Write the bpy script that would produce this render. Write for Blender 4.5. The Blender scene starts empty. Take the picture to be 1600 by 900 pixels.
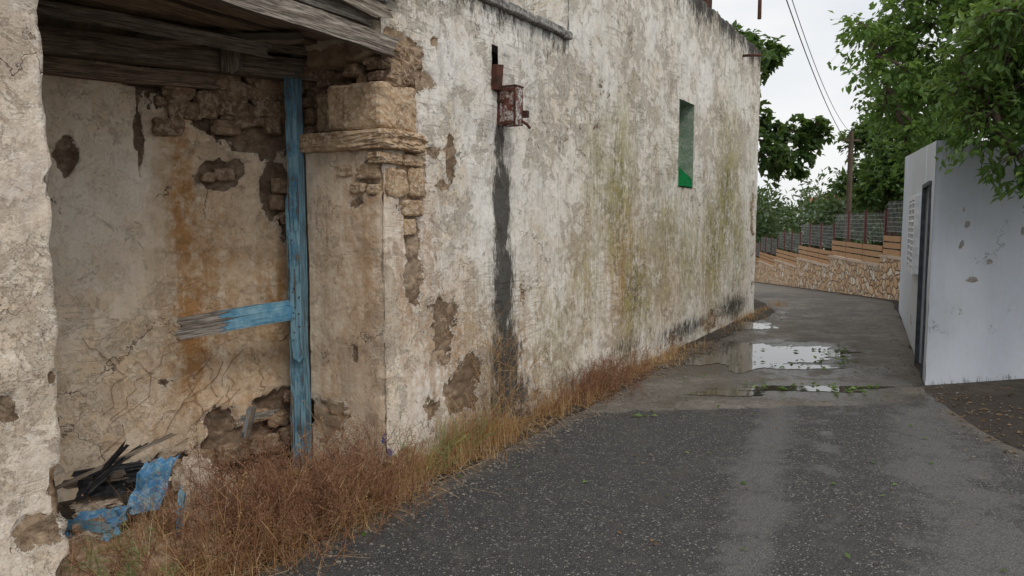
import bpy, math, random
from mathutils import Vector, noise as mn
random.seed(7)
R=random.random
def U(a,b): return a+(b-a)*random.random()
def G(s): return random.gauss(0,s)
scene=bpy.context.scene
scene.view_settings.view_transform='Standard'
scene.view_settings.look='None'
scene.view_settings.exposure=0

# ------------------------------------------------------------ node helpers
class NT:
    def __init__(s,name):
        s.m=bpy.data.materials.new(name); s.m.use_nodes=True
        s.t=s.m.node_tree; s.t.nodes.clear()
        s.out=s.t.nodes.new('ShaderNodeOutputMaterial')
    def n(s,ty,ins=None,**pr):
        nd=s.t.nodes.new(ty)
        for k,v in pr.items(): setattr(nd,k,v)
        for k,v in (ins or {}).items():
            sk=nd.inputs[k]
            if isinstance(v,bpy.types.NodeSocket): s.t.links.new(v,sk)
            else:
                if hasattr(sk,'default_value'):
                    try: sk.default_value=v
                    except Exception:
                        sk.default_value=(*v,1) if len(v)==3 else v
        return nd
    def obj(s): return s.n('ShaderNodeTexCoord').outputs['Object']
    def uv(s): return s.n('ShaderNodeTexCoord').outputs['UV']
    def at(s,name): return s.n('ShaderNodeAttribute',attribute_name=name).outputs['Fac']
    def map(s,vec,scale=(1,1,1),loc=(0,0,0)):
        return s.n('ShaderNodeMapping',{'Vector':vec,'Scale':scale,'Location':loc}).outputs[0]
    def noise(s,vec,scale,detail=6,rough=.6,dist=0,col=False):
        nd=s.n('ShaderNodeTexNoise',{'Vector':vec,'Scale':scale,'Detail':detail,'Roughness':rough,'Distortion':dist})
        return nd.outputs[1 if col else 0]
    def vor(s,vec,scale,feature='F1',out=0,rnd=1.0):
        nd=s.n('ShaderNodeTexVoronoi',{'Vector':vec,'Scale':scale,'Randomness':rnd},feature=feature)
        return nd.outputs[out]
    def m2(s,op,a,b=0.0,c=None,clamp=False):
        d={0:a,1:b}
        if c is not None: d[2]=c
        return s.n('ShaderNodeMath',d,operation=op,use_clamp=clamp).outputs[0]
    def mix(s,f,a,b,bt='MIX'):
        nd=s.n('ShaderNodeMix',{},data_type='RGBA',blend_type=bt)
        for i,v in ((0,f),(6,a),(7,b)):
            sk=nd.inputs[i]
            if isinstance(v,bpy.types.NodeSocket): s.t.links.new(v,sk)
            else: sk.default_value=v if i==0 else ((*v,1) if len(v)==3 else v)
        return nd.outputs[2]
    def ss(s,v,a,b,c=0.0,d=1.0):
        return s.n('ShaderNodeMapRange',{0:v,1:a,2:b,3:c,4:d},interpolation_type='SMOOTHSTEP').outputs[0]
    def bump(s,h,strength=.5,dist=.01,normal=None):
        d={'Height':h,'Strength':strength,'Distance':dist}
        if normal is not None: d['Normal']=normal
        return s.n('ShaderNodeBump',d).outputs[0]
    def bsdf(s,col,rough=.9,spec=.3,normal=None,**kw):
        d={'Base Color':col,'Roughness':rough,'Specular IOR Level':spec}
        if normal is not None: d['Normal']=normal
        for k,v in kw.items(): d[k]=v
        p=s.n('ShaderNodeBsdfPrincipled',d)
        s.t.links.new(p.outputs[0],s.out.inputs[0]); return p
    def sep(s,v): return s.n('ShaderNodeSeparateXYZ',{0:v}).outputs

# ------------------------------------------------------------ wall plaster
def wall_mat(name,white=(.84,.80,.735),cream=(.76,.68,.55),gray=(.46,.435,.395),creamamt=.35,grimeamt=1.0,lines=.6,disp=.03,under=((.46,.32,.20),(.26,.175,.11),(.39,.29,.20)),spots=1.0,warm=.6,flk=.42,flake_col=(.88,.86,.815),g2c=(.37,.335,.285)):
    N=NT(name); P=N.obj(); uv=N.uv()
    big=N.noise(P,.9,3,.6); med=N.noise(P,3.3,6,.68); fine=N.noise(P,16,5,.72); vf=N.noise(P,75,3,.7)
    c=N.mix(N.ss(big,.42-.2*creamamt,.72-.2*creamamt),white,cream)
    cre=N.at('cream')
    c=N.mix(N.m2('MULTIPLY',cre,.85),c,N.mix(N.ss(med,.4,.6),(.80,.655,.48),(.68,.51,.34)))
    streak=N.noise(N.map(uv,(7,.6,1)),1.0,5,.7)
    streak2=N.noise(N.map(uv,(30,2.0,1),(3,0,0)),1.0,4,.7)
    mid=N.noise(N.map(P,(1,1,.7),(5,2,1)),1.7,5,.68)
    c=N.mix(N.ss(mid,.50,.64,0,.55*warm),c,(.54,.38,.215))
    g=N.ss(N.m2('ADD',N.m2('MULTIPLY',streak,.55),N.m2('MULTIPLY',med,.55)),.53,.66)
    c=N.mix(N.m2('MULTIPLY',g,.60*grimeamt),c,gray)
    g2=N.ss(N.m2('ADD',N.m2('MULTIPLY',streak2,.4),N.m2('MULTIPLY',fine,.6)),.50,.60)
    c=N.mix(N.m2('MULTIPLY',g2,.42*grimeamt),c,g2c)
    fl=N.ss(N.noise(P,7.5,7,.75,.3),.49,.505)
    c=N.mix(N.m2('MULTIPLY',fl,flk),c,N.mix(N.m2('MULTIPLY',cre,.8),flake_col,(.80,.66,.49)))
    fln=N.m2('ADD',N.noise(N.map(P,(1,1,1.3),(7,3,0)),5.2,8,.78,.5),N.m2('MULTIPLY',N.m2('SUBTRACT',big,.5),.55))
    fl2=N.ss(fln,.54,.555)
    c=N.mix(N.m2('MULTIPLY',fl2,.66*spots),c,N.mix(fine,(.56,.49,.39),(.36,.32,.28)))
    rim2=N.m2('SUBTRACT',N.ss(fln,.523,.54),fl2)
    c=N.mix(N.m2('MULTIPLY',rim2,.35*spots),c,(.20,.18,.16))
    ln=N.noise(N.map(uv,(3.2,36,1)),1.0,3,.6,.5)
    lmask=N.m2('MULTIPLY',N.ss(N.noise(P,1.1,3,.6),.48,.60),N.m2('SUBTRACT',1.0,N.m2('MULTIPLY',cre,.85),None,True))
    lnv=N.m2('MULTIPLY',N.ss(ln,.38,.46,1,0),lmask)
    c=N.mix(N.m2('MULTIPLY',lnv,.6*lines),c,(.28,.25,.21))
    spm=N.ss(big,.46,.58)
    sp=N.ss(vf,.56,.66)
    sp2=N.ss(N.noise(P,30,5,.8),.57,.63)
    c=N.mix(N.m2('MULTIPLY',N.m2('MULTIPLY',N.m2('MAXIMUM',N.m2('MULTIPLY',sp,.7),sp2),N.m2('ADD',.3,N.m2('MULTIPLY',spm,.7))),.72*spots),c,(.12,.11,.095))
    oc=N.m2('MULTIPLY',N.at('ochre'),N.ss(N.m2('ADD',N.m2('MULTIPLY',streak,.5),N.m2('MULTIPLY',fine,.6)),.40,.64),clamp=True)
    c=N.mix(N.m2('MULTIPLY',oc,.95),c,(.47,.245,.095))
    gr=N.m2('MULTIPLY',N.at('green'),N.ss(N.m2('ADD',N.m2('MULTIPLY',streak2,.4),N.m2('ADD',N.m2('MULTIPLY',fine,.4),N.m2('MULTIPLY',med,.3))),.43,.62),clamp=True)
    c=N.mix(gr,c,N.mix(N.ss(med,.4,.6),(.17,.16,.055),(.36,.31,.12)))
    bkn=N.noise(N.map(uv,(18,6,1)),1.0,6,.78)
    bl=N.m2('ADD',N.at('black'),N.m2('MULTIPLY',N.m2('SUBTRACT',bkn,.5),1.7))
    blm=N.m2('MULTIPLY',N.ss(bl,.30,.70),N.ss(N.at('black'),.03,.25))
    c=N.mix(N.m2('MULTIPLY',blm,.92),c,(.040,.037,.033))
    bu=N.ss(N.m2('ADD',N.at('blue'),N.m2('MULTIPLY',N.m2('SUBTRACT',fine,.5),.9)),.45,.55)
    c=N.mix(bu,c,(.05,.09,.28))
    warp=N.noise(P,4.5,7,.7,.2)
    pk=N.m2('ADD',N.at('peel'),N.m2('MULTIPLY',N.m2('SUBTRACT',warp,.5),1.5))
    pm=N.ss(pk,.46,.48)
    vn=N.n('ShaderNodeTexVoronoi',{'Vector':N.map(P,(1,1,1.5)),'Scale':7.5},feature='F1')
    vr=N.sep(vn.outputs[1])[0]; ve=vn.outputs[0]
    un=N.mix(vr,under[0],under[1]); un=N.mix(N.ss(med,.4,.6),un,under[2])
    un=N.mix(N.ss(ve,.55,.85,0,.5),un,(.12,.085,.06))
    un=N.mix(N.ss(fine,.35,.7,0,.45),un,(.50,.41,.31))
    un=N.mix(N.ss(fln,.44,.58,0,.75),un,(.15,.10,.065))
    rim=N.m2('SUBTRACT',N.ss(pk,.41,.46),pm)
    c=N.mix(N.m2('MULTIPLY',rim,.6),c,(.84,.79,.71))
    c=N.mix(pm,c,un)
    cp=N.n('ShaderNodeVectorMath',{0:P,1:N.n('ShaderNodeVectorMath',{0:N.noise(P,5,4,.65,0,True),'Scale':.45},operation='SCALE').outputs[0]},operation='ADD').outputs[0]
    cr=N.vor(cp,1.2,'DISTANCE_TO_EDGE',0)
    crm=N.m2('MULTIPLY',N.ss(cr,0,.009,1,0),N.ss(mid,.50,.58))
    c=N.mix(N.m2('MULTIPLY',crm,.75),c,(.12,.10,.08))
    h=N.m2('ADD',N.m2('MULTIPLY',med,.40),N.m2('MULTIPLY',fine,.32))
    h=N.m2('ADD',h,N.m2('MULTIPLY',vf,.07))
    h=N.m2('SUBTRACT',h,N.m2('MULTIPLY',lnv,.12*lines))
    h=N.m2('ADD',h,N.m2('MULTIPLY',fl,.05))
    h=N.m2('SUBTRACT',h,N.m2('MULTIPLY',fl2,.12*spots))
    h=N.m2('SUBTRACT',h,N.m2('MULTIPLY',pm,.7))
    h=N.m2('SUBTRACT',h,N.m2('MULTIPLY',N.m2('MULTIPLY',pm,N.ss(ve,.3,.8)),.4))
    h=N.m2('SUBTRACT',h,N.m2('MULTIPLY',crm,.25))
    N.bsdf(c,.93,.15)
    dn=N.n('ShaderNodeDisplacement',{'Height':h,'Midlevel':.3,'Scale':disp})
    N.t.links.new(dn.outputs[0],N.out.inputs['Displacement'])
    N.m.displacement_method='BOTH'
    return N.m

M_wall=wall_mat('old_whitewash')
M_back=wall_mat('interior_plaster',white=(.88,.79,.67),cream=(.84,.66,.47),gray=(.66,.55,.42),creamamt=.75,grimeamt=.5,lines=.5,spots=.5,warm=.7,under=((.27,.175,.11),(.15,.10,.065),(.22,.155,.105)),flake_col=(.88,.80,.69),g2c=(.46,.37,.27))
M_right=wall_mat('shade_tinted_white',white=(.56,.60,.66),cream=(.53,.57,.615),gray=(.46,.49,.53),creamamt=.2,grimeamt=.3,lines=0,disp=.008,under=((.27,.28,.30),(.21,.22,.24),(.33,.33,.34)),spots=.08,warm=.08,flk=.10,flake_col=(.62,.66,.72))  # white walls coloured bluer and darker, tree shade is in the base colour

def simple(name,cols,scale=8,rough=.9,bs=.4,spec=.2,bd=.01,stretch=(1,1,1),metal=0):
    N=NT(name); P=N.map(N.obj(),stretch)
    a=N.noise(P,scale,6,.68); b=N.noise(P,scale*5,5,.7)
    c=N.mix(N.ss(a,.40,.60),cols[0],cols[1])
    if len(cols)>2: c=N.mix(N.ss(b,.47,.60),c,cols[2])
    N.bsdf(c,rough,spec,N.bump(N.m2('ADD',a,N.m2('MULTIPLY',b,.5)),bs,bd),Metallic=metal)
    return N.m
M_stone=simple('sandstone',((.56,.40,.25),(.38,.25,.15),(.62,.50,.37)),7,.95,1,.1,.03)
M_stone2=simple('rubble_stone',((.35,.235,.15),(.20,.135,.09),(.46,.35,.25)),6,.95,1,.1,.03)
M_plchunk=simple('plaster_chunk',((.44,.35,.27),(.30,.23,.17),(.50,.43,.36)),9,.95,.7)
M_gravel=simple('gravel_stone',((.20,.18,.155),(.12,.105,.09),(.30,.275,.24)),30,.95,.3)
M_coping=simple('coping_stone',((.27,.26,.24),(.15,.145,.135),(.42,.40,.37)),6,.95,.8)
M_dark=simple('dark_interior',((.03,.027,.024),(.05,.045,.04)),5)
M_roofc=simple('roof_screed',((.30,.28,.25),(.20,.19,.17)),3)
M_rust=simple('rusty_metal',((.15,.05,.03),(.62,.60,.57),(.09,.035,.025)),13,.85,.5)
M_rust2=simple('rusty_iron',((.11,.045,.03),(.05,.027,.02)),12,.8,.4)
M_green=simple('green_frame',((.02,.34,.11),(.03,.22,.09)),12,.6,.2)
M_jamb=simple('green_jamb',((.42,.46,.38),(.28,.33,.26),(.18,.28,.19)),9)
M_concr=simple('wall_cap',((.62,.50,.38),(.46,.37,.28)),6)
M_shutter=simple('shutter_paint',((.78,.80,.83),(.62,.65,.69)),12,.6,.15)
M_door=simple('door_paint',((.085,.10,.12),(.05,.06,.075)),12,.7,.2)
M_black=simple('black_plastic',((.02,.02,.022),(.035,.035,.04)),12,.5,.3,.4)
M_blueplastic=simple('blue_plastic',((.06,.20,.40),(.10,.28,.46),(.24,.36,.43)),7,.6,.3,.35)
M_pole=simple('pole_wood',((.16,.12,.09),(.10,.08,.06)),9,.9,.4,.1,.01,(3,3,.4))
M_cable=simple('cable_rubber',((.02,.02,.02),(.03,.03,.03)),5)
M_tile=simple('roof_tiles',((.42,.17,.11),(.32,.13,.09)),4)
M_farw=simple('far_plaster',((.62,.63,.65),(.54,.55,.57)),3)
M_bark=simple('bark',((.13,.10,.075),(.07,.055,.042)),9,.95,.8,.1,.02,(3,3,.6))
M_post=simple('fence_steel',((.13,.045,.035),(.09,.035,.03)),9,.55,.2,.4)
M_wire=simple('wire_steel',((.25,.26,.26),(.18,.18,.18)),9,.4,.1,.5)

def wood_mat(name):
    N=NT(name); uv=N.uv(); pa=N.at('paint'); tn=N.at('tone')
    g=N.noise(N.map(uv,(2.2,46,1)),1,6,.7,.6); g2=N.noise(N.map(uv,(7,160,1)),1,3,.7,.2)
    b=N.noise(uv,5,6,.7)
    gw=N.mix(N.ss(g,.3,.7),(.16,.132,.105),(.50,.455,.395)); br=N.mix(N.ss(g,.3,.7),(.15,.094,.054),(.44,.31,.20))
    w=N.mix(tn,br,gw)
    w=N.mix(N.ss(g2,.42,.54,.7,0),w,(.055,.043,.034))
    w=N.mix(N.ss(b,.5,.62,0,.4),w,(.16,.12,.085))
    bl=N.mix(N.ss(b,.40,.60),(.095,.26,.40),(.25,.44,.53))
    bl=N.mix(N.ss(g,.38,.48,.65,0),bl,(.05,.12,.19))
    pf=N.ss(N.m2('ADD',pa,N.m2('MULTIPLY',N.m2('SUBTRACT',N.m2('ADD',N.m2('MULTIPLY',g,.7),N.m2('MULTIPLY',b,.5)),.6),2.8)),.42,.50)
    c=N.mix(pf,w,bl)
    h=N.m2('ADD',N.m2('ADD',g,N.m2('MULTIPLY',g2,.6)),N.m2('MULTIPLY',pf,.3))
    N.bsdf(c,.85,.2,N.bump(h,.9,.008)); return N.m
M_wood=wood_mat('weathered_wood')
def slat_mat():
    N=NT('fence_timber'); uv=N.uv()
    g=N.noise(N.map(uv,(2,30,1)),1,5,.7,.5)
    c=N.mix(g,(.32,.16,.07),(.58,.35,.18)); N.bsdf(c,.7,.3,N.bump(g,.4,.005)); return N.m
M_slat=slat_mat()

def stonewall_mat():
    N=NT('rubble_masonry'); P=N.map(N.obj(),(1,1,1.35))
    w=N.n('ShaderNodeVectorMath',{0:P,1:N.n('ShaderNodeVectorMath',{0:N.noise(P,3,3,.5,0,True),'Scale':.25},operation='SCALE').outputs[0]},operation='ADD').outputs[0]
    v=N.sep(N.vor(w,4.0,'F1',1)); e=N.vor(w,4.0,'DISTANCE_TO_EDGE',0)
    c=N.mix(v[0],(.80,.56,.35),(.56,.36,.21)); c=N.mix(N.ss(v[1],.6,.9),c,(.80,.70,.56))
    f=N.noise(N.obj(),20,5,.7); c=N.mix(N.ss(f,.4,.7,0,.35),c,(.38,.25,.16))
    c=N.mix(N.ss(e,.01,.06,1,0),c,(.22,.15,.10))
    h=N.m2('ADD',N.ss(e,0,.14),N.m2('MULTIPLY',f,.3))
    N.bsdf(c,.92,.15,N.bump(h,1,.04)); return N.m
M_swall=stonewall_mat()

def leaf_mat(name,a,b,c3,tr=.35,tc=(.30,.46,.06)):
    N=NT(name); r=N.at('rnd')
    c=N.mix(r,a,b); c=N.mix(N.ss(r,.86,.95),c,c3)
    p=N.n('ShaderNodeBsdfPrincipled',{'Base Color':c,'Roughness':.45,'Specular IOR Level':.35})
    t=N.n('ShaderNodeBsdfTranslucent',{'Color':N.mix(.5,c,tc)})
    mx=N.n('ShaderNodeMixShader',{0:tr,1:p.outputs[0],2:t.outputs[0]})
    N.t.links.new(mx.outputs[0],N.out.inputs[0]); return N.m
M_leafA=leaf_mat('leaf_citrus',(.05,.11,.022),(.12,.20,.05),(.22,.30,.08),.35)
M_leafB=leaf_mat('leaf_bright',(.08,.16,.035),(.17,.27,.07),(.27,.38,.11),.45)
M_leafC=leaf_mat('leaf_dark',(.035,.075,.022),(.08,.14,.04),(.13,.20,.06),.3)
M_leafE=leaf_mat('leaf_distant',(.045,.08,.035),(.10,.145,.07),(.15,.19,.09),.2)
M_leafD=leaf_mat('leaf_olive',(.05,.08,.04),(.11,.155,.085),(.17,.20,.11),.25)
ST=(.62,.42,.20)
M_straw=leaf_mat('dry_straw',(.34,.18,.075),(.58,.39,.19),(.72,.57,.35),.25,ST)
M_brown=leaf_mat('dry_brown',(.13,.055,.032),(.32,.16,.08),(.48,.30,.16),.15,ST)
M_weed=leaf_mat('green_weed',(.16,.20,.06),(.28,.32,.12),(.50,.46,.12),.25)
M_litter=leaf_mat('leaf_litter',(.10,.06,.03),(.22,.13,.06),(.20,.26,.06),.1,ST)

# ------------------------------------------------------------ mesh helpers
class Acc:
    def __init__(s): s.v=[];s.f=[];s.uv=[];s.at={}
    def av(s,p,uv=(0,0),**a):
        i=len(s.v); s.v.append(tuple(p)); s.uv.append(uv)
        for k,x in a.items():
            s.at.setdefault(k,{})[i]=x
        return i
    def obj(s,name,mat,parent=None,smooth=False):
        me=bpy.data.meshes.new(name); me.from_pydata(s.v,[],s.f); me.update()
        ul=me.uv_layers.new(name='UVMap')
        vi=[0]*len(me.loops); me.loops.foreach_get('vertex_index',vi)
        fl=[]
        for i in vi: fl.extend(s.uv[i])
        ul.data.foreach_set('uv',fl)
        for k,d in s.at.items():
            at=me.attributes.new(k,'FLOAT','POINT')
            at.data.foreach_set('value',[float(d.get(i,0)) for i in range(len(s.v))])
        me.materials.append(mat)
        if smooth: me.polygons.foreach_set('use_smooth',[True]*len(me.polygons))
        o=bpy.data.objects.new(name,me); scene.collection.objects.link(o)
        if parent: o.parent=parent
        return o
def empty(name):
    e=bpy.data.objects.new(name,None); scene.collection.objects.link(e); return e
def V(*a): return Vector(a)
def box(A,c,ax,ay,az,jit=0,**at):
    c=Vector(c); k=[]
    for sx in(-1,1):
        for sy in(-1,1):
            for sz in(-1,1):
                p=c+ax*sx+ay*sy+az*sz+V(G(jit),G(jit),G(jit)) if jit else c+ax*sx+ay*sy+az*sz
                k.append(A.av(p,(sx*ax.length+sz*az.length,sy*ay.length),**at))
    for f in((0,1,3,2),(4,6,7,5),(0,4,5,1),(2,3,7,6),(0,2,6,4),(1,5,7,3)): A.f.append(tuple(k[i] for i in f))
def plank(A,p0,p1,w,th,up,seg=14,jit=.004,rag=.03,sag=0,**at):
    p0=Vector(p0);p1=Vector(p1);L=(p1-p0).length;d=(p1-p0)/L
    up=Vector(up); up=(up-d*up.dot(d)).normalized(); sd=d.cross(up)
    rings=[]; o=U(0,50)
    nw=5
    for i in range(seg+1):
        t=i/seg; ring=[]
        base=p0+d*(L*t)+up*(mn.noise(V(t*2*L+o,0,0))*jit*3)-V(0,0,sag*4*t*(1-t))
        prof=[(-.5+j/nw,1) for j in range(nw+1)]+[(.5-j/nw,-1) for j in range(nw+1)]
        for (a,b) in prof:
            e=0
            if i in(0,seg): e=rag*mn.noise(V(a*9+o,b*.3,i))*(1 if i else -1)*2
            wj=1+mn.noise(V(t*L*6+o,a*3,b))*.05
            p=base+up*(a*w*wj)+sd*(b*th*.5+mn.noise(V(t*L*8,a*5+o,b))*jit)+d*e
            ring.append(A.av(p,(t*L+o,a*w+b*.5+o),**at))
        rings.append(ring)
    n=len(rings[0])
    for i in range(seg):
        for j in range(n):
            A.f.append((rings[i][j],rings[i][(j+1)%n],rings[i+1][(j+1)%n],rings[i+1][j]))
    A.f.append(tuple(reversed(rings[0])));A.f.append(tuple(rings[-1]))
def tube(A,pts,rads,sides=6,**at):
    rings=[]
    for i,p in enumerate(pts):
        p=Vector(p)
        d=(Vector(pts[min(i+1,len(pts)-1)])-Vector(pts[max(i-1,0)])).normalized()
        a=d.cross(V(.31,.17,.93)); 
        if a.length<.05: a=d.cross(V(1,0,0))
        a.normalize(); b=d.cross(a)
        rings.append([A.av(p+(a*math.cos(2*math.pi*j/sides)+b*math.sin(2*math.pi*j/sides))*rads[i],(j/sides,i*.1),**at) for j in range(sides)])
    for i in range(len(pts)-1):
        for j in range(sides):
            A.f.append((rings[i][j],rings[i][(j+1)%sides],rings[i+1][(j+1)%sides],rings[i+1][j]))
    A.f.append(tuple(rings[-1]))
def stone(A,c,hx,hy,hz,ax,ay,res=7,pw=5,rough=.12,seed=None,nf=1.3):
    c=Vector(c);az=ax.cross(ay);o=seed if seed is not None else U(0,99)
    ids={}
    def gv(i,j,k):
        key=(i,j,k)
        if key in ids: return ids[key]
        q=V(2*i/res-1,2*j/res-1,2*k/res-1)
        n=(abs(q.x)**pw+abs(q.y)**pw+abs(q.z)**pw)**(1/pw)
        m=max(abs(q.x),abs(q.y),abs(q.z))
        q=q*(m/n if n>0 else 1)
        q=q*(1+rough*mn.noise(q*nf+V(o,o,o))+rough*.6*mn.noise(q*nf*2.7+V(o,0,o)))
        ids[key]=A.av(c+ax*(q.x*hx)+ay*(q.y*hy)+az*(q.z*hz)); return ids[key]
    for a in range(res):
        for b in range(res):
            for e in(0,res):
                q1=[(e,a,b),(e,a+1,b),(e,a+1,b+1),(e,a,b+1)]
                q2=[(a,e,b),(a,e,b+1),(a+1,e,b+1),(a+1,e,b)]
                q3=[(a,b,e),(a+1,b,e),(a+1,b+1,e),(a,b+1,e)]
                for q in(q1,q2,q3):
                    f=[gv(*x) for x in q]
                    if e==0: f.reverse()
                    A.f.append(tuple(f))
def blob(bl,s,z):
    m=0
    for (cs,cz,rs,rz,st) in bl:
        v=st*math.exp(-((s-cs)/rs)**2-((z-cz)/rz)**2)
        if v>m:m=v
    return m
def frange(a,b,n): return [a+(b-a)*i/n for i in range(n+1)]
def sheet(name,mat,parent,svals,zvals,posf,keep=None,attrs=None,flip=False):
    A=Acc(); ids=[]
    for s in svals:
        col=[]
        for z in zvals:
            at={k:f(s,z) for k,f in (attrs or {}).items()}
            col.append(A.av(posf(s,z),(s,z),**at))
        ids.append(col)
    for i in range(len(svals)-1):
        for j in range(len(zvals)-1):
            if keep and not keep((svals[i]+svals[i+1])/2,(zvals[j]+zvals[j+1])/2): continue
            f=(ids[i][j],ids[i+1][j],ids[i+1][j+1],ids[i][j+1])
            A.f.append(tuple(reversed(f)) if flip else f)
    return A.obj(name,mat,parent,True)

Z=V(0,0,1)
C=V(-.77,4.63,0); D=V(.4985,.8669,0); OUT=V(.8669,-.4985,0); INN=-OUT
def SW(u,z,out=0): return C+D*u+OUT*out+Z*z
def hgt(y):
    if y<15: return 0
    if y<45: return -.062*(y-15)
    return -1.86

# ------------------------------------------------------------ ruined house
house=empty('ruined_house')
peelS=[(.28,1.80,.17,.28,1.0),(.30,1.35,.12,.42,.85),(.60,.85,.28,.42,.68),(.85,.45,.34,.28,.74),(.72,2.02,.07,.24,.66),(.62,1.83,.16,.05,.66),(.5,2.05,.1,.05,.5),
 (.2,2.65,.26,.14,.9),(.15,2.5,.4,.1,1.1),(-.35,2.56,.5,.12,1.2),(-.1,1.88,.14,.12,.8),(-.22,1.72,.12,.08,.55),(-.4,1.45,.05,.05,.35),(.1,.1,.3,.08,.6),(1.9,.12,.5,.14,.55),(3.4,.1,.6,.16,.55),(5.5,.1,.9,.16,.55),(7.5,.15,1.0,.2,.55),
 (.55,2.75,.1,.1,.5),(-.25,.80,.04,.10,.6),(-.52,.33,.16,.15,.85),(4.15,.95,.28,.32,.5),(9.7,1.8,.12,.5,.5),(9.8,.6,.2,.5,.5),(1.05,2.35,.09,.07,.45),(2.0,2.2,.15,.1,.40),(1.75,1.0,.1,.2,.36),(2.7,1.6,.15,.2,.36),(.45,.35,.2,.2,.5),(1.1,.9,.08,.2,.4)]
ochS=[(-.3,1.2,.40,.9,.55),(-.12,1.3,.12,.6,.7),(.30,1.3,.25,.8,.7),(.65,.75,.55,.55,.7),(3.95,1.0,.6,.75,.9),(-.15,1.75,.25,.25,.8),(-.45,.6,.12,.5,.6),(-.08,.5,.2,.5,.4),(1.9,.7,.5,.6,.45),(2.9,1.0,.5,.8,.45),(5.2,.8,.7,.7,.5),(7.2,.9,.8,.7,.55)]
greS=[(3.75,1.9,.45,1.0,1.0),(4.2,.95,.55,.7,1.0),(3.2,2.0,.4,.8,.55),(3.0,1.0,.5,.5,.5),(7.9,1.9,.7,1.15,1.1),(7.3,1.2,.7,.9,1.0),(8.7,1.3,.6,1.0,.95),(5.1,1.4,.6,1.0,.6),(6.2,1.2,.7,.8,.65),(2.4,.5,.6,.45,.45),(9.5,2,.3,1.5,.45)]
blaS=[(1.36,2.2,.09,.25,.8),(1.39,1.7,.15,.5,1.0),(1.40,1.1,.19,.5,1.0),(1.44,.55,.25,.4,1.0),(1.5,.15,.42,.30,1.0),(1.27,2.75,.05,.12,.6),(4.0,.25,.6,.2,.55),(6.0,.2,1.6,.18,.62),(8.5,.25,1.4,.28,.68),(-.50,1.60,.13,.35,.40),(2.6,.12,.8,.16,.5),(4.25,.75,.25,.35,.36),(.7,.06,.4,.1,.4)]
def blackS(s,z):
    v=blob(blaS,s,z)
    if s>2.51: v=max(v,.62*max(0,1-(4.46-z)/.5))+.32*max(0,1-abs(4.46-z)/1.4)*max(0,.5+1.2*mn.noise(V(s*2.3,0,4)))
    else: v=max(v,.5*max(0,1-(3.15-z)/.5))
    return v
def smooth(x): 
    x=min(1,max(0,x)); return x*x*(3-2*x)
def rec(z): return .33*smooth((z-2.12)/.03)*smooth((2.56-z)/.05)
def pos_low(s,z):
    top=3.15; inn=0
    if z>top: inn=z-top; z=top
    z2=z+ (mn.noise(V(s*4,0,0))*.03 if inn>0 or z==top else 0)
    cu=rec(z)
    sj=(.024*mn.noise(V(z*5,1,0))+.016*mn.noise(V(z*17,1,3)))*max(0,1-abs(s)/.12)
    if s>=0:
        p=C+D*max(s,cu+(sj if s<.03 else 0)); n=OUT
    else:
        p=C+D*(cu+sj)+INN*(-s); n=-D
    w=.016*mn.noise(V(p.x*2,p.y*2,z*2))+.008*mn.noise(V(p.x*6,p.y*6,z*6))
    if abs(s)<.03: w-=.012
    p=p+n*w+INN*inn; p.z=z2; return p
lowz=frange(0,3.15,105)+[3.22,3.32,3.45]
low_s=frange(-.62,-.02,22)+[-.008,.008]+frange(.02,2.51,84)
def creamS(s,z):
    if s<0: return .9
    return .55*max(0,1-s/.5)*(1 if z<1.8 else .5)+.3*max(0,mn.noise(V(s*.7,z*.7,21)))
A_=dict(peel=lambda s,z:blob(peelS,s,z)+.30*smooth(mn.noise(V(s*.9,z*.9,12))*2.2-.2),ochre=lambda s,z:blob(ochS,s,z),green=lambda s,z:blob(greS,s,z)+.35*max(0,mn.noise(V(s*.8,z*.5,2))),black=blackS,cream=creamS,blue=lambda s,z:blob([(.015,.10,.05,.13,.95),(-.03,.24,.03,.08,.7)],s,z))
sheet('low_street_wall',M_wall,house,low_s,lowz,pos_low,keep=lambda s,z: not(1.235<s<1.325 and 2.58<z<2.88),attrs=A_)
WU0,WU1,WZ0,WZ1=5.62,6.22,2.02,3.08
def topt(s): return 4.46+.05*mn.noise(V(s*1.7,3,0))+.035*mn.noise(V(s*7,3,0))
def pos_tall(s,z):
    inn=0; top=4.46
    if z>top: inn=z-top; z=top
    p=C+D*s
    w=.016*mn.noise(V(p.x*2,p.y*2,z*2))+.008*mn.noise(V(p.x*6,p.y*6,z*6))
    f=smooth((z-4.1)/.36)
    p=p+OUT*(w-.03*f*max(0,mn.noise(V(s*3,z*3,0))))+INN*inn
    p.z=z+(topt(s)-4.46)*f; return p
tz=sorted(set(frange(0,WZ0,58)+frange(WZ0,WZ1,30)+frange(WZ1,4.46,40)))+[4.55,4.7,4.8]
ts=sorted(set(frange(2.51,WU0,84)+frange(WU0,WU1,18)+frange(WU1,9.98,96)))
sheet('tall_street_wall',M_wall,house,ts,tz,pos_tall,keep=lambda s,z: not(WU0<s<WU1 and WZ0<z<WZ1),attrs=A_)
def ret(u,z0,z1,t1,name,flip=False):
    sheet(name,M_wall,house,frange(0,t1,int(t1/.08)),frange(z0,z1,max(3,int((z1-z0)/.08))),
      lambda s,z:C+D*u+INN*s+Z*z+(-D if not flip else D)*(.01*mn.noise(V(s*2,z*2,u))),
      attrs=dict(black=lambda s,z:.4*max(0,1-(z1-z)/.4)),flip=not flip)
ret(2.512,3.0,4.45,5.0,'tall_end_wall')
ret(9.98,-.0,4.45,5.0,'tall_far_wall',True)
A=Acc()
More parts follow.
